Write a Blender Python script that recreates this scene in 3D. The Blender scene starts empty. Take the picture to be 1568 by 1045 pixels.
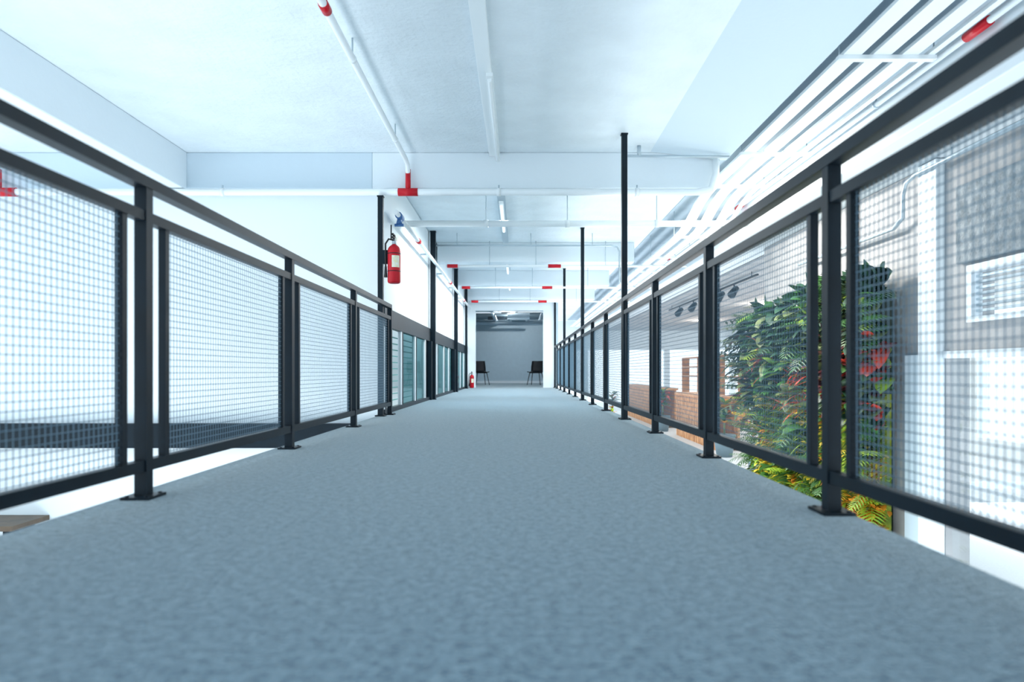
import bpy, math, random
from mathutils import Vector, Matrix
from mathutils import noise as mn
random.seed(7)
scene = bpy.context.scene

# ------------------------------------------------------------------ materials
def mat(name, col, rough=0.5, metal=0.0, noise=0.0, nscale=8.0, bump=0.0, bscale=60.0, emit=None, estr=0.0, col2=None, spec=None):
    m = bpy.data.materials.new(name); m.use_nodes = True
    nt = m.node_tree; b = nt.nodes['Principled BSDF']
    b.inputs['Base Color'].default_value = (*col, 1)
    b.inputs['Roughness'].default_value = rough
    b.inputs['Metallic'].default_value = metal
    if spec is not None: b.inputs['Specular IOR Level'].default_value = spec
    tc = nt.nodes.new('ShaderNodeTexCoord')
    if noise > 0 or col2:
        n = nt.nodes.new('ShaderNodeTexNoise'); n.inputs['Scale'].default_value = nscale
        n.inputs['Detail'].default_value = 5
        nt.links.new(tc.outputs['Object'], n.inputs['Vector'])
        r = nt.nodes.new('ShaderNodeValToRGB')
        c1 = col; c2 = col2 if col2 else tuple(max(0, c*(1-noise)) for c in col)
        r.color_ramp.elements[0].position = .35; r.color_ramp.elements[1].position = .65
        r.color_ramp.elements[0].color = (*c2, 1); r.color_ramp.elements[1].color = (*c1, 1)
        nt.links.new(n.outputs['Fac'], r.inputs['Fac'])
        nt.links.new(r.outputs['Color'], b.inputs['Base Color'])
    if bump > 0:
        n2 = nt.nodes.new('ShaderNodeTexNoise'); n2.inputs['Scale'].default_value = bscale
        n2.inputs['Detail'].default_value = 4
        nt.links.new(tc.outputs['Object'], n2.inputs['Vector'])
        bp = nt.nodes.new('ShaderNodeBump'); bp.inputs['Strength'].default_value = bump
        bp.inputs['Distance'].default_value = .01
        nt.links.new(n2.outputs['Fac'], bp.inputs['Height'])
        nt.links.new(bp.outputs['Normal'], b.inputs['Normal'])
    if emit:
        b.inputs['Emission Color'].default_value = (*emit, 1)
        b.inputs['Emission Strength'].default_value = estr
    return m

def glass(name, tint=(.97,.98,.98), gl=.06):
    m = bpy.data.materials.new(name); m.use_nodes = True
    nt = m.node_tree; nt.nodes.clear()
    o = nt.nodes.new('ShaderNodeOutputMaterial'); mx = nt.nodes.new('ShaderNodeMixShader')
    t = nt.nodes.new('ShaderNodeBsdfTransparent'); g = nt.nodes.new('ShaderNodeBsdfGlossy')
    t.inputs['Color'].default_value = (*tint, 1); g.inputs['Roughness'].default_value = .02
    mx.inputs['Fac'].default_value = gl
    nt.links.new(t.outputs[0], mx.inputs[1]); nt.links.new(g.outputs[0], mx.inputs[2])
    nt.links.new(mx.outputs[0], o.inputs['Surface'])
    return m

M_ceil = mat('ceiling_plaster', (.82,.90,.945), .75, noise=.06, nscale=3, bump=1.0, bscale=22)
M_wall = mat('white_wall_paint', (.85,.915,.95), .7, bump=.1, bscale=20)
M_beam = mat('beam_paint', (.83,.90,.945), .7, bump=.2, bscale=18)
M_beamg = mat('beam_grey_and_shade', (.64,.75,.83), .7, bump=.2, bscale=18)  # grey for beam and pilaster; also paints shade onto the ceiling wedge
M_shade = mat('tray_shade_paint', (.50,.60,.68), .7, noise=.1, nscale=4)  # darker tone painting shade on the ceiling above the cable tray
M_black = mat('black_painted_steel', (.004,.013,.022), .42, noise=.3, nscale=6, spec=.22)
M_wire = mat('mesh_wire_steel', (.13,.22,.29), .5, metal=.1)
M_pipe = mat('white_painted_pipe', (.90,.95,.97), .35)
M_grayp = mat('galvanised_conduit', (.50,.59,.65), .4, metal=.3)
M_red = mat('red_fitting_paint', (.58,.008,.02), .35, spec=.3)
M_blue = mat('blue_valve_paint', (.05,.16,.40), .35)
M_conc = mat('grey_concrete', (.44,.44,.445), .8, col2=(.33,.335,.345), nscale=2.5, bump=.4, bscale=25)
M_rough = mat('rough_concrete_block', (.36,.39,.41), .9, col2=(.20,.23,.25), nscale=14, bump=1, bscale=40)
M_glass = glass('clear_glass')
M_dglass = glass('tinted_glass', (.50,.68,.70), .14)
M_slat = mat('teal_blind_slats', (.50,.78,.74), .5)
M_frost = mat('light_window_frame', (.82,.88,.92), .4)
M_wood = mat('timber_oak', (.74,.36,.15), .5, col2=(.52,.22,.08), nscale=5)
M_dwood = mat('dark_timber', (.12,.08,.05), .5, noise=.4)
M_endw = mat('blue_grey_wall', (.48,.60,.67), .7, noise=.04)
M_duct = mat('dark_ceiling_services', (.16,.23,.27), .6)
M_lfloor = mat('pale_terrazzo', (.72,.74,.75), .5, noise=.1, nscale=30)
M_lamp = mat('lamp_tube', (.9,.95,1), .4, emit=(.9,.96,1), estr=.8)
M_label = mat('extinguisher_label', (.85,.8,.5), .5, col2=(.9,.9,.88), nscale=30)
M_rubber = mat('black_rubber', (.01,.01,.012), .6)
M_chair = mat('black_chair_plastic', (.006,.008,.012), .5, spec=.3)

def carpet():
    m = bpy.data.materials.new('blue_grey_carpet'); m.use_nodes = True
    nt = m.node_tree; b = nt.nodes['Principled BSDF']; b.inputs['Roughness'].default_value = .95
    b.inputs['Sheen Weight'].default_value = .7
    b.inputs['Sheen Roughness'].default_value = .35
    b.inputs['Sheen Tint'].default_value = (1,1,.92,1)
    b.inputs['Specular IOR Level'].default_value = .1
    tc = nt.nodes.new('ShaderNodeTexCoord')
    mp = nt.nodes.new('ShaderNodeMapping'); mp.inputs['Scale'].default_value = (1,1.3,1)
    nt.links.new(tc.outputs['Object'], mp.inputs['Vector'])
    n1 = nt.nodes.new('ShaderNodeTexNoise'); n1.inputs['Scale'].default_value = 38; n1.inputs['Detail'].default_value = 9
    n1.inputs['Roughness'].default_value = .8; n1.inputs['Distortion'].default_value = .25
    nt.links.new(mp.outputs['Vector'], n1.inputs['Vector'])
    r = nt.nodes.new('ShaderNodeValToRGB')
    r.color_ramp.elements[0].position = .41; r.color_ramp.elements[0].color = (.065,.145,.215,1)
    r.color_ramp.elements[1].position = .59; r.color_ramp.elements[1].color = (.26,.385,.475,1)
    nt.links.new(n1.outputs['Fac'], r.inputs['Fac'])
    nt.links.new(r.outputs['Color'], b.inputs['Base Color'])
    n3 = nt.nodes.new('ShaderNodeTexNoise'); n3.inputs['Scale'].default_value = 130; n3.inputs['Detail'].default_value = 3
    nt.links.new(tc.outputs['Object'], n3.inputs['Vector'])
    bp = nt.nodes.new('ShaderNodeBump'); bp.inputs['Strength'].default_value = .9; bp.inputs['Distance'].default_value = .007
    nt.links.new(n3.outputs['Fac'], bp.inputs['Height']); nt.links.new(bp.outputs['Normal'], b.inputs['Normal'])
    return m
M_carpet = carpet()

# ------------------------------------------------------------------ mesh builder
class B:
    def __init__(s, name): s.name=name; s.v=[]; s.f=[]; s.m=[]; s.mats=[]; s.sm=[]
    def mi(s, m):
        if m not in s.mats: s.mats.append(m)
        return s.mats.index(m)
    def box(s, x0,x1,y0,y1,z0,z1, m):
        i=len(s.v); k=s.mi(m)
        for z in (z0,z1):
            for (x,y) in ((x0,y0),(x1,y0),(x1,y1),(x0,y1)): s.v.append((x,y,z))
        for f in ((0,3,2,1),(4,5,6,7),(0,1,5,4),(1,2,6,5),(2,3,7,6),(3,0,4,7)):
            s.f.append(tuple(i+a for a in f)); s.m.append(k); s.sm.append(False)
    def tube(s, pts, r, m, n=12, caps=True, smooth=True):
        pts=[Vector(p) for p in pts]; k=s.mi(m); base=len(s.v)
        rr = r if isinstance(r,(list,tuple)) else [r]*len(pts)
        up=None
        for i,p in enumerate(pts):
            if i==0: d=pts[1]-p
            elif i==len(pts)-1: d=p-pts[i-1]
            else: d=(pts[i+1]-p).normalized()+(p-pts[i-1]).normalized()
            if d.length<1e-9: d=pts[-1]-pts[0]
            d.normalize()
            if up is None:
                up=Vector((0,0,1)) if abs(d.z)<.9 else Vector((1,0,0))
            a=d.cross(up).normalized(); b=a.cross(d).normalized(); up=b
            for j in range(n):
                t=2*math.pi*j/n
                s.v.append(tuple(p+a*math.cos(t)*rr[i]+b*math.sin(t)*rr[i]))
        for i in range(len(pts)-1):
            for j in range(n):
                j2=(j+1)%n
                s.f.append((base+i*n+j, base+i*n+j2, base+(i+1)*n+j2, base+(i+1)*n+j)); s.m.append(k); s.sm.append(smooth)
        if caps:
            s.f.append(tuple(base+j for j in reversed(range(n)))); s.m.append(k); s.sm.append(False)
            e=base+(len(pts)-1)*n
            s.f.append(tuple(e+j for j in range(n))); s.m.append(k); s.sm.append(False)
    def quads(s, verts, faces, m, smooth=False):
        i=len(s.v); k=s.mi(m); s.v+= [tuple(v) for v in verts]
        for f in faces: s.f.append(tuple(i+a for a in f)); s.m.append(k); s.sm.append(smooth)
    def done(s, bevel=0, loc=(0,0,0), parent=None):
        me=bpy.data.meshes.new(s.name); me.from_pydata(s.v,[],s.f)
        for m in s.mats: me.materials.append(m)
        me.polygons.foreach_set('material_index', s.m)
        me.polygons.foreach_set('use_smooth', s.sm)
        me.update()
        o=bpy.data.objects.new(s.name, me); scene.collection.objects.link(o); o.location=loc
        if bevel:
            md=o.modifiers.new('bevel','BEVEL'); md.width=bevel; md.segments=2; md.limit_method='ANGLE'
        if parent: o.parent=parent
        return o
def simple(name, x0,x1,y0,y1,z0,z1, m, bevel=0):
    b=B(name); b.box(x0,x1,y0,y1,z0,z1,m); return b.done(bevel)

CEIL=2.70
XR=3.6
YE=30.0
# ------------------------------------------------------------------ floor / shell
simple('floor', -1.43,1.055,-2.9,18.8,-.10,0, M_carpet, .006)
simple('floor_slab', -1.41,1.035,-2.9,18.8,-.32,-.101, M_wall)
simple('floor_end_room', -2.6,1.055,18.8,26.2,-.2,0.0, M_carpet)
simple('floor_atrium', -7.2,9.6,-6,YE+.2,-3.3,-3.1, M_lfloor)
b=B('floor_lounge'); b.box(XR+.02,9.6,9.9,YE,-1.45,-1.25,M_lfloor); b.done()
simple('ceiling', -7.2,XR+.2,-3,YE,CEIL,CEIL+.2, M_ceil)
simple('ceiling_shade_strip', 2.13,2.94,-3,YE-.1,CEIL-.012,CEIL-.001, M_shade)  # thin added strip carrying the painted shade over the tray
simple('ceiling_lounge', XR+.21,9.6,9.9,YE,2.25,2.4, M_conc)
b=B('ceiling_shade_wedge')  # added grey wedge that paints the shaded band on the ceiling
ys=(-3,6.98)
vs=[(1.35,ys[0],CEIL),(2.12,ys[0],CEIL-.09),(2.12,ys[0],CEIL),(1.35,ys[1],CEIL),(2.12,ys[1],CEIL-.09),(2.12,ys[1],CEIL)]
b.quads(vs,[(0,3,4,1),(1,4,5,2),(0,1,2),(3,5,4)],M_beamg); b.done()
b=B('wall_back_blocker'); b.box(-7.2,-3.4,-3.2,-3,-3.1,-.3,M_wall); b.box(-7.2,XR+.2,-3.2,-3,1.9,2.9,M_wall)  # unseen wall added behind the camera to cut light on the near floor
b.box(-3.4,1.6,-3.2,-3,-3.1,1.9,M_wall); b.box(1.6,XR+.2,-3.2,-3,-3.1,-.3,M_wall)
b.done()

simple('beam_side', -3.75,-3.4,-3,7.0,2.31,CEIL, M_beam,.01)
simple('beam_edge', 2.95,XR+.2,-3,YE-.05,2.26,CEIL, M_beam,.01)
b=B('beam_cross'); b.box(-1.5,2.02,7.0,7.3,2.33,CEIL,M_beam); b.done(.01)
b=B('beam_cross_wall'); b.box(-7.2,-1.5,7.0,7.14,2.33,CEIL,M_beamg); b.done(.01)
for y in (11.9,15.2,18.1):
    simple('beam_cross', -1.42,2.02,y,y+.3,2.36,CEIL,M_beam,.01)

b=B('wall_left_front'); b.box(-7.2,-1.47,7.14,7.3,-3.1,2.69,M_wall); b.done()
b=B('trim_slab_edge'); b.box(-7.0,-1.44,7.03,7.139,-.34,-.09,M_black); b.done()
simple('wall_left', -1.56,-1.44,7.31,18.8,1.14,2.69, M_wall)
b=B('wall_far_left')
b.box(-7.4,-7.2,-3,7.3,-3.1,-2.6,M_wall); b.box(-7.4,-7.2,-3,7.3,2.3,2.9,M_wall)
for y in (-3,.2,3.4,6.7): b.box(-7.4,-7.2,y,y+.5,-2.6,2.3,M_wall)
b.box(-7.4,-7.2,-3,7.3,-.3,.1,M_wall)
b.done()
b=B('timber_ledge'); b.box(-7.19,-4.9,6.6,7.13,-1.1,-1.05,M_dwood)
for x in (-6.8,-5.9,-5.1): b.box(x,x+.05,6.75,7.13,-1.3,-1.1,M_black)
b.done()

# glazed screen
b=B('window_1')
GX0,GX1=-1.46,-1.40
b.box(GX0,GX1,7.15,18.8,.93,1.13,M_black)
b.box(GX0,GX1,7.15,18.8,0,.05,M_black)
for y in (7.15,8.2,9.3,10.3,11.8,12.9,13.8,15.6,16.6,17.6,18.7):
    b.box(GX0+.01,GX1-.01,y,y+.07,.05,.93,M_frost)
    b.box(GX0+.005,GX1-.005,y+.07,y+.13,.05,.93,M_black)
for y in (10.75,14.7): b.box(GX0,GX1+.03,y,y+.5,.0,.93,M_black)
b.box(-1.435,-1.43,8.2,18.7,.05,.93,M_dglass)
b.done()
b=B('window_blind')
z=.08
while z<.92:
    for (y0,y1) in ((8.35,9.27),(9.45,10.28),(11.3,13.7),(15.3,18.6)):
        b.box(-1.62,-1.60,y0,y1,z,z+.012,M_slat)
    z+=.08
for y in (8.35,9.27,9.45,10.28,11.3,12.5,13.7,15.3,17,18.6): b.box(-1.605,-1.595,y-.005,y+.005,.0,.96,M_frost)
b.done()
simple('floor_side_room', -3.6,-1.48,7.31,18.8,-.2,0.0, M_lfloor)
simple('wall_side_room', -3.75,-3.6,7.31,18.8,-.2,2.69, mat('teal_wall_paint',(.07,.19,.21),.7,noise=.1))

# ------------------------------------------------------------------ right wall
b=B('wall_right')
b.box(XR,XR+.2,5.75,10.0,-3.1,2.255,M_conc)
b.box(XR,XR+.2,-3,5.75,.62,.86,M_conc)
b.box(XR,XR+.2,-3,5.75,1.27,2.255,M_conc)
b.box(XR,XR+.2,5.45,5.75,.86,1.27,M_conc)
b.box(XR,XR+.2,-3,5.75,-3.1,-2.6,M_conc)
b.done()
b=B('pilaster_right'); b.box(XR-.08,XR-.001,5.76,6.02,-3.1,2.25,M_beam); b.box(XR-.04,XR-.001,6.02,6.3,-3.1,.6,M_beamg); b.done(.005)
simple('concrete_panel', XR-.05,XR-.001,3.2,5.55,1.32,1.95, M_rough,.01)
b=B('window_2')
b.box(XR-.04,XR+.05,3,5.43,1.23,1.29,M_frost); b.box(XR-.04,XR+.05,3,5.43,.84,.88,M_frost)
b.box(XR-.04,XR+.05,5.37,5.43,.88,1.23,M_frost); b.box(XR-.04,XR+.05,3,3.06,.88,1.23,M_frost)
for i in range(7):
    z=.92+i*.045
    b.box(XR+.0,XR+.04,3.06,5.37,z,z+.018,M_grayp)
b.done()
b=B('window_3')
b.box(XR-.03,XR+.08,-2,5.74,.56,.62,M_frost)
for y in (-.5,2.0): b.box(XR-.03,XR+.03,y,y+.05,-2.6,.56,M_frost)
b.box(XR+.02,XR+.025,-2,5.7,-2.6,.56,M_glass)
b.done()

# lounge
b=B('wall_lounge_back')
X=9.4
b.box(X,X+.2,9.9,YE,-1.25,-.9,M_wall); b.box(X,X+.2,9.9,YE,1.7,2.4,M_wall)
for y in (9.9,12,14,16,18,20,22,24,26,28): b.box(X,X+.2,y,y+.3,-.9,1.7,M_wall)
b.done()
b=B('window_4'); b.box(XR+.2,9.4,9.9,9.96,-1.25,-1.15,M_frost); b.box(XR+.2,9.4,9.9,9.96,2.15,2.25,M_frost)
for x in (3.85,5.2,7.9,9.3): b.box(x,x+.05,9.9,9.93,-1.15,2.15,M_frost)
b.box(3.9,9.3,9.92,9.925,-1.15,2.15,M_glass); b.done()
b=B('wall_end')
b.box(-1.44,-1.19,18.8,19.05,0,2.69,M_wall); b.box(.68,1.0,18.8,19.05,-.3,2.69,M_wall)
b.box(-1.19,.68,18.8,19.05,2.13,2.69,M_wall)
b.box(-3.6,-1.44,18.81,19.05,-.2,2.69,M_wall)
b.done()
b=B('wall_end_atrium')
b.box(1.0,9.6,YE,YE+.2,-3.1,-.9,M_wall); b.box(1.0,9.6,YE,YE+.2,1.4,2.69,M_wall)
for x in (1.0,2.8,4.6,6.4,8.2,9.3): b.box(x,x+.25,YE,YE+.2,-.9,1.4,M_wall)
b.done()
def counter(name,x,y0,y1,zt):
    b=B(name); b.box(x-.3,x+.3,y0,y1,zt-.06,zt,M_wood)
    n=int((y1-y0)/.16)
    for i in range(n):
        y=y0+.04+i*(y1-y0-.08)/n; b.box(x-.27,x-.24,y,y+.11,-1.25,zt-.06,M_wood)
    b.box(x-.235,x+.25,y0+.05,y1-.05,-1.25,-1.15,M_dwood)
    b.box(x+.2,x+.25,y0+.05,y1-.05,-1.15,zt-.06,M_wood)
    b.done()
counter('timber_counter',4.5,14.6,18.4,-.10)
counter('timber_counter',4.5,20.5,27.5,-.06)
b=B('timber_shelf')
for z in (.25,.6,.95): b.box(6.6,6.9,20.5,27.6,z,z+.05,M_wood)
for y in (20.5,22.8,25.2,27.55): b.box(6.6,6.9,y,y+.05,-1.25,1.0,M_wood)
b.done(.004)
b=B('track_spotlight')
b.box(4.18,4.22,12,19,2.14,2.17,M_black)
for y in (12.3,15.5,18.7): b.tube([(4.2,y,2.17),(4.2,y,2.25)],.008,M_black,6)
for y in (13.3,14.2,15.2,16.4,17.8):
    b.tube([(4.2,y,2.14),(4.2,y,2.05)],.012,M_black,6)
    b.tube([(4.26,y+.06,2.08),(4.12,y-.08,1.93)],[.06,.08],M_black,12)
b.done()

# end room
simple('wall_end_room', -2.6,1.0,26,26.2,-.2,2.6, M_endw)
b=B('wall_end_room_side'); b.box(-2.75,-2.6,19.05,26.2,-.2,2.6,M_endw); b.box(1.0,1.1,19.05,26.2,-.3,2.69,M_endw); b.done()
simple('ceiling_end_room', -2.7,.99,19.05,26.2,2.42,2.6, M_duct)
simple('baseboard_end_room', -2.6,1.0,25.97,25.999,0,.09, M_frost)
b=B('ventilation_duct')
b.tube([(-2.5,23.5,2.12),(.95,23.5,2.12)],.09,M_grayp,14)
b.tube([(-.8,19.4,2.25),(-.8,25.9,2.25)],.06,M_grayp,14)
b.tube([(.75,19.4,2.3),(.75,25.9,2.3)],.04,M_grayp,10)
b.tube([(-2.5,20.9,2.3),(.95,20.9,2.3)],.03,M_pipe,10)
for x in (-1.5,.9): b.tube([(x,23.5,2.2),(x,23.5,2.42)],.01,M_black,6)
for y in (21,24.5): b.box(-1.1,-.5,y,y+.04,2.3,2.42,M_black)
b.done()
b=B('air_conditioner_cassette')
b.box(-.35,.35,21.6,22.3,2.1,2.3,M_grayp); b.box(-.28,.28,21.67,22.23,2.08,2.1,M_frost)
for i in range(5): b.box(-.22,.22,21.72+i*.1,21.75+i*.1,2.07,2.08,M_duct)
for x in (-.3,.3): b.tube([(x,21.9,2.3),(x,21.9,2.42)],.008,M_black,6)
b.done()
for (x,y) in ((-.9,20.3),(.35,20.0),(-.4,24.9)):
    b=B('ceiling_luminaire')
    b.box(x-.4,x+.4,y-.04,y+.04,2.2,2.23,M_pipe); b.box(x-.38,x+.38,y-.025,y+.025,2.185,2.2,M_lamp)
    for dx in (-.3,.3): b.tube([(x+dx,y,2.23),(x+dx,y,2.42)],.005,M_black,6)
    b.done()

# ------------------------------------------------------------------ railings
def railing(X, posts, y0, y1, side):
    b=B('walkway_railing')
    hw=.022
    b.box(X-.024,X+.024,y0,y1,1.105,1.145,M_black)
    for y in posts:
        b.box(X-hw,X+hw,y-hw,y+hw,.008,1.106,M_black)
        b.box(X-.05,X+.05,y-.06,y+.06,0,.010,M_black)
        for dx in (-.035,.035):
            for dy in (-.045,.045): b.tube([(X+dx,y+dy,.009),(X+dx,y+dy,.014)],.007,M_black,6)
    S=posts[1]-posts[0]; g=.125
    edges=[posts[0]-S]+list(posts)
    for i in range(len(edges)-1):
        a=edges[i]+g; c=edges[i+1]-g
        if c<y0+.2: continue
        a=max(a,y0)
        b.box(X-.014,X+.014,a,a+.028,.10,1.02,M_black); b.box(X-.014,X+.014,c-.028,c,.10,1.02,M_black)
        p=.025; w=.0009
        n=int((c-a)/p)
        for k in range(1,n):
            y=a+.014+k*(c-a-.028)/n
            b.box(X-w,X+w,y-w,y+w,.115,1.0,M_wire)
        nz=int((1.0-.12)/p); w2=.0013
        for k in range(1,nz):
            z=.12+k*p
            b.box(X+w,X+w+2*w2,a+.02,c-.02,z-w2,z+w2,M_wire)
    e=max(y0,posts[0]-S)
    b.box(X-.018,X+.018,e,posts[-1],.985,1.022,M_black)
    b.box(X-.018,X+.018,e,posts[-1],.095,.135,M_black)
    return b.done()
PR=[.773+1.409*i for i in range(13)]
PL=[.885+1.555*i for i in range(5)]
railing(1.0, PR, .1, 18.75, 1)
railing(-1.34, PL, .1, PL[-1], -1)

def column(x,y,z0,zt,w=.026):
    b=B('steel_column'); b.box(x-w,x+w,y-w,y+w,z0,zt,M_black)
    b.box(x-w-.006,x+w+.006,y-w-.006,y+w+.006,zt-.012,zt,M_black)
    if z0<.1: b.box(x-.05,x+.05,y-.05,y+.05,0,.012,M_black)
    b.done()
for i in (4,7,10): column(1.0,PR[i]+.05,0,CEIL)
column(1.0,18.74,0,CEIL)
column(-1.385,6.86,0,2.215)
column(-1.37,10.95,0,CEIL,.04); column(-1.37,14.95,0,CEIL,.04)
column(-1.37,17.9,0,CEIL,.03)

# ------------------------------------------------------------------ pipes
def clamp(b,p,ax,r,m=M_red,l=.12):
    d=Vector(ax)*l/2; p=Vector(p); b.tube([p-d,p+d],r,m,12)
b=B('sprinkler_pipe')
b.tube([(-7.1,6.92,2.27),(1.8,6.92,2.27),(1.95,6.92,2.3),(2.0,6.92,2.45),(2.0,6.92,2.60)],.036,M_pipe)
b.tube([(-1.12,-2,2.56),(-1.12,6.75,2.56),(-1.12,6.88,2.54),(-1.12,6.92,2.45),(-1.12,6.92,2.27)],.024,M_pipe)
b.tube([(-1.12,6.92,2.50),(-1.12,6.92,2.27)],.027,M_red); clamp(b,(-1.12,6.92,2.27),(1,0,0),.041,l=.2)
clamp(b,(-5.2,6.92,2.27),(1,0,0),.045,l=.22); b.tube([(-5.28,6.92,2.27),(-5.28,6.92,2.5)],.035,M_red)
clamp(b,(-1.12,3.95,2.56),(0,1,0),.03,l=.09)
for y in (1,2.6,4.6,6.2):
    b.tube([(-1.12,y,2.56),(-1.12,y,2.7)],.006,M_grayp,6); clamp(b,(-1.12,y,2.56),(0,1,0),.028,M_pipe,.03)
for x in (-3,-.2,1.2): b.tube([(x,6.92,2.27),(x,6.92,2.34)],.008,M_grayp,6); clamp(b,(x,6.92,2.27),(1,0,0),.042,M_pipe,.04)
b.done()
b=B('sprinkler_pipe')
b.tube([(-1.43,8.4,2.27),(2.94,8.4,2.27)],.04,M_pipe)
for x in (-.4,.6,1.7): b.tube([(x,8.4,2.3),(x,8.4,2.7)],.006,M_grayp,6); clamp(b,(x,8.4,2.27),(1,0,0),.048,M_pipe,.05)
b.done()
for y in (11.78,14.8,17.75):
    b=B('sprinkler_pipe')
    b.tube([(-1.25,y,2.27),(2.9,y,2.27)],.022,M_pipe)
    clamp(b,(-1.14,y,2.27),(1,0,0),.032,l=.18); clamp(b,(.62,y,2.27),(1,0,0),.032,l=.22)
    for x in (-.5,.3,1.5): b.tube([(x,y,2.28),(x,y,2.7)],.006,M_grayp,6)
    b.done()
b=B('wall_pipe')
b.tube([(-1.32,7.34,2.17),(-1.32,18.7,2.17)],.026,M_pipe)
for y in (9,13.2,16.5): clamp(b,(-1.32,y,2.17),(0,1,0),.033,l=.12)
for y in (8,10,12,14,16,18): b.box(-1.44,-1.32,y,y+.03,2.16,2.18,M_grayp)
b.done()
b=B('blue_valve')
b.tube([(-1.32,7.55,2.08),(-1.32,7.55,2.17)],[.035,.015],M_blue); b.tube([(-1.32,7.5,2.17),(-1.32,7.68,2.17)],.038,M_blue)
b.tube([(-1.37,7.55,2.07),(-1.27,7.55,2.07)],.016,M_blue)
b.done()
b=B('conduit')
b.tube([(-1.36,11.1,2.5),(1.5,11.1,2.5),(1.6,11.1,2.48),(1.64,11.1,2.4),(1.64,11.1,1.9)],.015,M_grayp,8)
for x in (-1,.2,1.2): b.tube([(x,11.1,2.5),(x,11.1,2.7)],.006,M_grayp,6)
b.done()
b=B('conduit')
b.tube([(1.05,6.8,2.6),(2.1,6.8,2.59)],.013,M_grayp,8)
b.tube([(1.2,6.8,2.6),(1.2,6.8,2.7)],.02,M_grayp,8)
b.done()
b=B('conduit')
b.tube([(XR-.11,4.0,2.18),(XR-.11,6.0,2.18),(XR-.11,6.15,2.15),(XR-.11,6.2,2.05),(XR-.11,6.2,1.85),(XR-.11,6.35,1.78),(XR-.11,8.5,1.78)],.02,M_grayp,8)
for y in (4.5,5.5): b.tube([(XR-.11,y,2.18),(XR-.11,y,2.26)],.006,M_grayp,6)
b.done()
b=B('sprinkler_pipe')
b.tube([(2.88,-2,2.6),(2.88,29,2.6)],.022,M_pipe)
for y in (4.28,8.9,13): clamp(b,(2.88,y,2.6),(0,1,0),.032,l=.22)
for y in (3.4,5.5,7.5,10,12.5,17,22,27): b.tube([(2.88,y,2.6),(2.88,y,2.7)],.008,M_grayp,6); clamp(b,(2.88,y,2.6),(0,1,0),.03,M_grayp,.03)
b.done()

LUM=[]
b=B('ceiling_luminaire')
b.box(-.30,-.20,-2,6.99,2.655,2.7,M_pipe)
b.box(-.235,-.185,4.9,6.9,2.575,2.60,M_pipe); b.tube([(-.21,4.95,2.565),(-.21,6.85,2.565)],.016,M_pipe,10)
for y in (5.1,6.7): b.box(-.22,-.2,y,y+.02,2.6,2.66,M_pipe)
b.done(.003)
b=B('ceiling_luminaire')
b.box(-.27,-.17,7.32,11.7,2.65,2.7,M_grayp)
b.box(-.25,-.19,8.6,10.4,2.57,2.6,M_pipe); b.tube([(-.22,8.7,2.56),(-.22,10.3,2.56)],.016,M_lamp,10)
for y in (8.9,10.1): b.box(-.23,-.21,y,y+.02,2.6,2.65,M_pipe)
b.done(); LUM.append((-.22,9.5,2.53,1.6))
for (y0,y1) in ((12.22,14.7),(15.52,17.6)):
    b=B('ceiling_luminaire'); b.box(-.27,-.17,y0,y1,2.62,2.7,M_grayp)
    b.box(-.25,-.19,y0+.4,y1-.4,2.5,2.54,M_pipe); b.tube([(-.22,y0+.45,2.49),(-.22,y1-.45,2.49)],.014,M_lamp,10)
    for y in (y0+.6,y1-.6): b.box(-.23,-.21,y,y+.02,2.54,2.63,M_pipe)
    b.done(); LUM.append((-.22,(y0+y1)/2,2.46,1.4))

b=B('cable_tray')
path=[(-2,2.60),(3,2.60),(7.9,2.60),(8.2,2.585),(8.5,2.54),(8.75,2.47),(9.0,2.40),(9.3,2.36),(9.7,2.35),(14,2.35),(18.7,2.35),(29,2.35)]
for (x,w) in ((2.25,.062),(2.45,.062),(2.64,.055),(2.78,.022)):
    vs=[];fs=[]
    for (y,z) in path:
        vs+=[(x-w,y,z-.012),(x+w,y,z-.012),(x+w,y,z+.012),(x-w,y,z+.012)]
    for i in range(len(path)-1):
        for j in range(4):
            j2=(j+1)%4; fs.append((i*4+j2,i*4+j,(i+1)*4+j,(i+1)*4+j2))
    b.quads(vs,fs,M_pipe)
for y in (.6,2.6,4.6,6.64,7.8): b.box(2.16,2.82,y,y+.05,2.56,2.588,M_pipe); [b.tube([(x,y+.02,2.56),(x,y+.02,2.685)],.005,M_grayp,6) for x in (2.17,2.81)]
for y in (9.5,11.2,12.8,14.4,16,17.5): b.box(2.16,2.82,y,y+.05,2.31,2.338,M_pipe); [b.tube([(x,y+.02,2.31),(x,y+.02,2.685)],.005,M_grayp,6) for x in (2.17,2.81)]
b.done()

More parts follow.
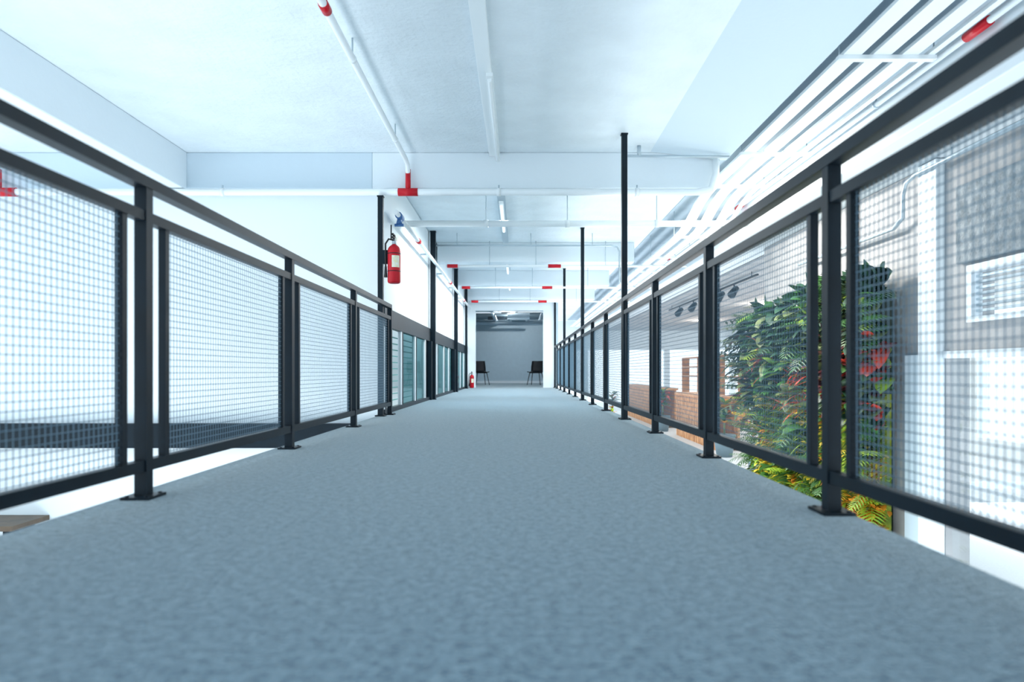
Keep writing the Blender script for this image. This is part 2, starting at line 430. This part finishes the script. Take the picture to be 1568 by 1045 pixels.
# ------------------------------------------------------------------ fire extinguishers
def extinguisher(loc, s=1.0, wall=True):
    b=B('fire_extinguisher')
    prof=[(0,.045),(.006,.06),(.02,.066),(.33,.066),(.355,.062),(.375,.05),(.39,.032),(.40,.02),(.42,.018)]
    b.tube([(0,0,z) for z,r in prof],[r for z,r in prof],M_red,24)
    vs=[];fs=[];n=8
    for i in range(n+1):
        t=math.radians(-100+i*9)
        for z in (.16,.28): vs.append((.0672*math.cos(t),.0672*math.sin(t),z))
    for i in range(n): fs.append((2*i,2*i+2,2*i+3,2*i+1))
    b.quads(vs,fs,M_label,True)
    b.tube([(0,0,.40),(0,0,.455)],.022,M_grayp,12)
    b.box(-.012,.012,-.09,.03,.455,.468,M_rubber); b.box(-.012,.012,-.10,.01,.485,.497,M_rubber); b.box(-.01,.01,-.0,.03,.46,.495,M_rubber)
    b.tube([(.02,-.02,.45),(.035,-.022,.45)],.018,M_label,12)
    hose=[(0.0,-.02,.44),(-.05,-.03,.45),(-.08,-.04,.40),(-.083,-.03,.30),(-.08,-.03,.15)]
    b.tube(hose,.009,M_rubber,8); b.tube([(-.08,-.03,.17),(-.08,-.03,.06)],[.011,.018],M_rubber,10)
    for z in (.12,.30): b.tube([(0,0,z),(0,0,z+.008)],.0675,M_rubber,24)
    if wall:
        b.box(-.115,-.06,-.02,.02,.2,.34,M_black)
        b.tube([(-.03,0,.45),(-.03,0,.6)],.007,M_black,8)
    o=b.done(loc=loc); o.scale=(s,s,s); return o
extinguisher((-1.245,6.83,1.33),.98)
extinguisher((-1.27,18.55,0),.9,False)

# ------------------------------------------------------------------ chairs
def chair(x,y,rot):
    b=B('chair')
    vs=[];fs=[];prof=[(-.22,.43),(-.15,.42),(.0,.415),(.12,.42),(.19,.45),(.22,.52),(.235,.62),(.245,.72),(.26,.80)]
    nx=6
    for off in (0,.02):
        for (yy,zz) in prof:
            for i in range(nx+1):
                t=i/nx*2-1
                w=.23 if zz<.6 else .23-.02*(zz-.6)/.2
                vs.append((t*w, yy-(.03*t*t if zz>.5 else 0)+ (off if zz>.45 else 0), zz+.02*t*t*(1 if zz<.5 else 0)-(off if zz<=.45 else 0)))
    N=nx+1; P=len(prof)
    for i in range(P-1):
        for j in range(nx):
            a=i*N+j; fs.append((a,a+1,a+N+1,a+N)); c=a+P*N; fs.append((c+1,c,c+N,c+N+1))
    for i in range(P-1):
        a=i*N; c=a+P*N; fs.append((a,a+N,c+N,c)); a+=nx; c+=nx; fs.append((a+N,a,c,c+N))
    b.quads(vs,fs,M_chair,True)
    for (sx,sy) in ((-1,-1),(1,-1),(-1,1),(1,1)):
        b.tube([(sx*.16,sy*.14,.415),(sx*.23,sy*.22,.0)],[.014,.011],M_chair,8)
    b.tube([(-.17,-.15,.40),(.17,-.15,.40)],.011,M_chair,8); b.tube([(-.17,.15,.40),(.17,.15,.40)],.011,M_chair,8)
    o=b.done(loc=(x,y,0)); o.rotation_euler=(0,0,rot)
chair(-1.25,22.6,.35); chair(.57,22.6,-.35)

# ------------------------------------------------------------------ green wall
L={}
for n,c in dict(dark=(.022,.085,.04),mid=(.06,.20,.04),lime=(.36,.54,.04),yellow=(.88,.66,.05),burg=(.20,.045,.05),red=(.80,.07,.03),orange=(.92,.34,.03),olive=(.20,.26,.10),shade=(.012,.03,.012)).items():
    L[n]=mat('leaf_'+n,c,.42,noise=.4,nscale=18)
gw=bpy.data.objects.new('green_wall',None); scene.collection.objects.link(gw)
Y0,Y1=6.40,9.75; PX=3.50
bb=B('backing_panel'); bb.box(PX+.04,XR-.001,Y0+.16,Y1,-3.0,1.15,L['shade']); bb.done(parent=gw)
mb=B('moss_relief'); ny,nz=80,100; vs=[];fs=[]
ZT=1.2
for i in range(ny+1):
    for j in range(nz+1):
        y=Y0+.1+(Y1-Y0-.1)*i/ny; z=-3.0+(ZT+3)*j/nz
        d=.10+.18*mn.noise(Vector((y*2.6,z*2.6,0)))+.07*mn.noise(Vector((y*9,z*9,3)))
        if i in(0,ny) or j in (0,nz): d=-.05
        else: d=max(0,d)
        vs.append((PX-d,y,z))
M_moss=mat('moss',(.50,.54,.05),.9,col2=(.07,.16,.03),nscale=4,bump=1,bscale=60)
fu=[];fl=[]
for i in range(ny):
    for j in range(nz):
        a=i*(nz+1)+j; (fu if (-3+(ZT+3)*j/nz)>.2 else fl).append((a,a+1,a+nz+2,a+nz+1))
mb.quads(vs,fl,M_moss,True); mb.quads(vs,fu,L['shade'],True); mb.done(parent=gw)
def leaf(b,p,d,up,Ln,W,m,segs=5,droop=.5,fold=.25,kind='broad'):
    d=d.normalized(); s=d.cross(up).normalized(); n=s.cross(d)
    vs=[];fs=[]; pos=Vector(p); dd=d.copy()
    for i in range(segs+1):
        t=i/segs
        if kind=='broad': w=W*math.sin(math.pi*min(1,(t*.92+.06)))**.8
        else: w=W*(1-t)**.6*min(1,t*4+.3)
        if i==segs: w=W*.03
        vs+=[pos-s*w+n*w*fold, pos.copy(), pos+s*w+n*w*fold]
        dd=(dd+Vector((0,0,-1))*droop/segs).normalized(); n=s.cross(dd)
        pos=pos+dd*Ln/segs
    for i in range(segs):
        a=i*3; fs+=[(a,a+1,a+4,a+3),(a+1,a+2,a+5,a+4)]
    b.quads(vs,fs,m,True)
def frond(b,p,d,Ln,m):
    d=d.normalized(); up=Vector((0,0,1)); pos=Vector(p); dd=d.copy(); n=9
    for i in range(n):
        t=i/n; dd=(dd+Vector((0,0,-.10))).normalized(); s=dd.cross(up).normalized()
        w=Ln*.42*math.sin(math.pi*(t*.85+.12))
        for sg in (-1,1):
            leaf(b,pos,(s*sg+dd*.5),s.cross(dd)*1.0,w,Ln*.04,m,segs=2,droop=.3,kind='strap')
        q=pos+dd*Ln/n
        b.quads([pos-s*.004,pos+s*.004,q+s*.003,q-s*.003],[(0,1,2,3)],m)
        pos=q
R=random.random
def U(a,b_): return a+(b_-a)*R()
lb=B('foliage')
def species(y,z):
    fy=(y-Y0)/(Y1-Y0); v=mn.noise(Vector((y*1.3,z*1.3,9)))
    if z>.8: return random.choice([('dark','broad'),('dark','broad'),('olive','broad'),('mid','frond'),('dark','frond')])
    if z>.05:
        if fy<.33: return random.choice([('burg','broad'),('red','broad'),('burg','broad'),('olive','broad'),('dark','broad')])
        if fy>.5: return random.choice([('dark','frond'),('olive','broad'),('red','strap'),('dark','broad'),('mid','broad')])
        return random.choice([('mid','broad'),('lime','strap'),('dark','frond'),('red','strap')])
    if v>.1: return random.choice([('lime','tiny'),('yellow','tiny'),('orange','tiny'),('lime','frond')])
    if v<-.12: return random.choice([('mid','tiny'),('dark','strap'),('mid','frond'),('lime','tiny')])
    return random.choice([('lime','tiny'),('mid','tiny'),('yellow','tiny'),('lime','strap'),('orange','tiny'),('mid','broad')])
def cluster(y,z,edge=0):
    c,k=species(y,z); base=Vector((PX-.05-U(0,.06),y,z))
    if k=='broad': cnt,ln,wd=7,(.17,.33),(.055,.10)
    elif k=='strap': cnt,ln,wd=14,(.16,.34),(.011,.02)
    elif k=='frond': cnt,ln,wd=6,(.25,.42),(0,0)
    else: cnt,ln,wd=24,(.05,.12),(.013,.034)
    sp=.13 if k!='tiny' else .15
    for i in range(cnt):
        cc=c if R()<.82 else random.choice(['mid','dark','lime','olive'] if z>.1 else ['lime','yellow','mid','olive'])
        p=base+Vector((-U(0,.14) if not edge else U(-.12,.06),U(-sp,sp),U(-sp,sp)))
        p.y=min(max(p.y,Y0+.01),Y1-.01)
        d=Vector((-U(.4,1.2),U(-.9,.9)+edge,U(-.3,1.0))); up=Vector((U(-.2,.2),U(-.3,.3),1))
        if k=='frond': frond(lb,p,d,U(*ln),L[cc])
        else: leaf(lb,p,d,up,U(*ln),U(*wd),L[cc],segs=3 if k=='tiny' else 5,droop=U(.3,1.3),kind='broad' if k!='strap' else 'strap')
y=Y0+.06
while y<Y1:
    z=-2.3
    while z<1.25:
        cluster(y+U(-.08,.08),z+U(-.08,.08)); z+=.17
    y+=.17
z=-2.3
while z<1.25:
    cluster(Y0+.05,z,-.4); cluster(Y0+.12,z,-.2); cluster(Y1-.03,z,.7); z+=.1
for i in range(38):
    y=U(Y0,Y1); z=U(1.05,1.3)
    c=random.choice(['dark','mid','olive','dark'])
    for k in range(6):
        leaf(lb,(PX-.05,y,z),Vector((-U(.1,.9),U(-.8,.8),U(.5,1.3))),Vector((-1,0,.3)),U(.22,.38),U(.06,.10),L[c],segs=6,droop=U(.6,1.5))
for i in range(60):
    z=U(-.1,1.15)
    leaf(lb,(PX-.05,Y1-.05,z),Vector((-U(.2,.8),U(.5,1.1),U(0,.9))),Vector((-.3,0,1)),U(.4,.8),U(.04,.08),L[random.choice(['dark','mid','olive','burg'])],segs=6,droop=U(.6,1.6))
for i in range(20):
    frond(lb,(PX-.05,Y1-.1,U(-.1,1.2)),Vector((-U(.3,.9),U(.4,1.1),U(.1,.9))),U(.5,.8),L[random.choice(['dark','olive'])])
lb.done(parent=gw)

for (x,y,c1) in ((4.1,13.6,'orange'),(4.1,19.4,'red'),(3.95,11.2,'red'),(3.3,24.0,'orange')):
    b=B('potted_plant'); zf=-1.25 if x>3.62 else -3.1
    b.tube([(x,y,zf),(x,y,zf+.45)],[.15,.22],M_duct,16)
    h=.6 if x>3.62 else 2.3
    b.tube([(x,y,zf+.45),(x,y,zf+.45+h)],.02,L['olive'],8)
    for k in range(70):
        a=U(0,6.28); leaf(b,(x,y,zf+.5+h*U(.3,1)),Vector((math.cos(a),math.sin(a),U(.3,1.5))),Vector((0,0,1)),U(.2,.4),U(.04,.07),L[random.choice([c1,'mid','lime'])],droop=U(.5,1.3))
    b.done()

# ------------------------------------------------------------------ light
w=bpy.data.worlds.new('sky'); scene.world=w; w.use_nodes=True
bg=w.node_tree.nodes['Background']; bg.inputs['Color'].default_value=(.80,.92,1,1); bg.inputs['Strength'].default_value=2.3
def area(name,loc,rot,sx,sy,e,col=(1,1,1)):
    l=bpy.data.lights.new(name,'AREA'); l.shape='RECTANGLE'; l.size=sx; l.size_y=sy; l.energy=e; l.color=col
    o=bpy.data.objects.new(name,l); scene.collection.objects.link(o); o.location=loc; o.rotation_euler=rot
def point(name,loc,e,r=.15,col=(.95,.98,1)):
    l=bpy.data.lights.new(name,'POINT'); l.energy=e; l.shadow_soft_size=r; l.color=col
    o=bpy.data.objects.new(name,l); scene.collection.objects.link(o); o.location=loc
for y in (1,4.5): area('atrium_fill',(-2.7,y,-2.9),(math.pi,0,0),2.0,2.5,90,(.88,.95,1))  # unseen fill added below the bridge to brighten ceiling and side beam
for y,e in ((2,55),(6,75),(10,105),(14,140),(18,160),(24,170)): area('atrium_fill',(2.3,y,-2.9),(math.pi,0,0),1.6,3,e,(.90,.96,1))  # more unseen fill added from below, stronger towards the far end
for (x,y,z,l) in LUM: area('corridor_fill',(x,y,z),(0,0,0),.05,l,85,(.92,.98,1))  # fill added under the corridor battens to brighten the far stretch
for y in (9,12,15,17.5): point('side_room_fill',(-2.5,y,2.2),30)  # unseen points added so the room behind the glass is not dark
for (x,y) in ((-.4,20.6),(-.2,24)): point('end_room_lamp',(x,y,2.35),62,.03)
for y in (13,18,24): point('lounge_fill',(6.5,y,2.1),120,col=(1,.9,.78))  # fill points added to brighten the lounge and its timber
area('green_wall_fill',(2.0,7.9,2.3),(0,math.radians(-48),0),.2,2.8,135,(1,.96,.88))  # unseen light added to brighten the planting; no fixture here

# ------------------------------------------------------------------ camera
cam=bpy.data.cameras.new('camera'); co=bpy.data.objects.new('camera',cam); scene.collection.objects.link(co)
cam.sensor_width=36; cam.lens=24.0
co.location=(0,0,.451); co.rotation_euler=(math.pi/2,0,0)
cam.shift_x=-.0064; cam.shift_y=.0297
cam.clip_start=.05
cam.dof.use_dof=True; cam.dof.focus_distance=7.5; cam.dof.aperture_fstop=2.0
scene.camera=co
scene.view_settings.view_transform='Standard'
scene.view_settings.exposure=0.10
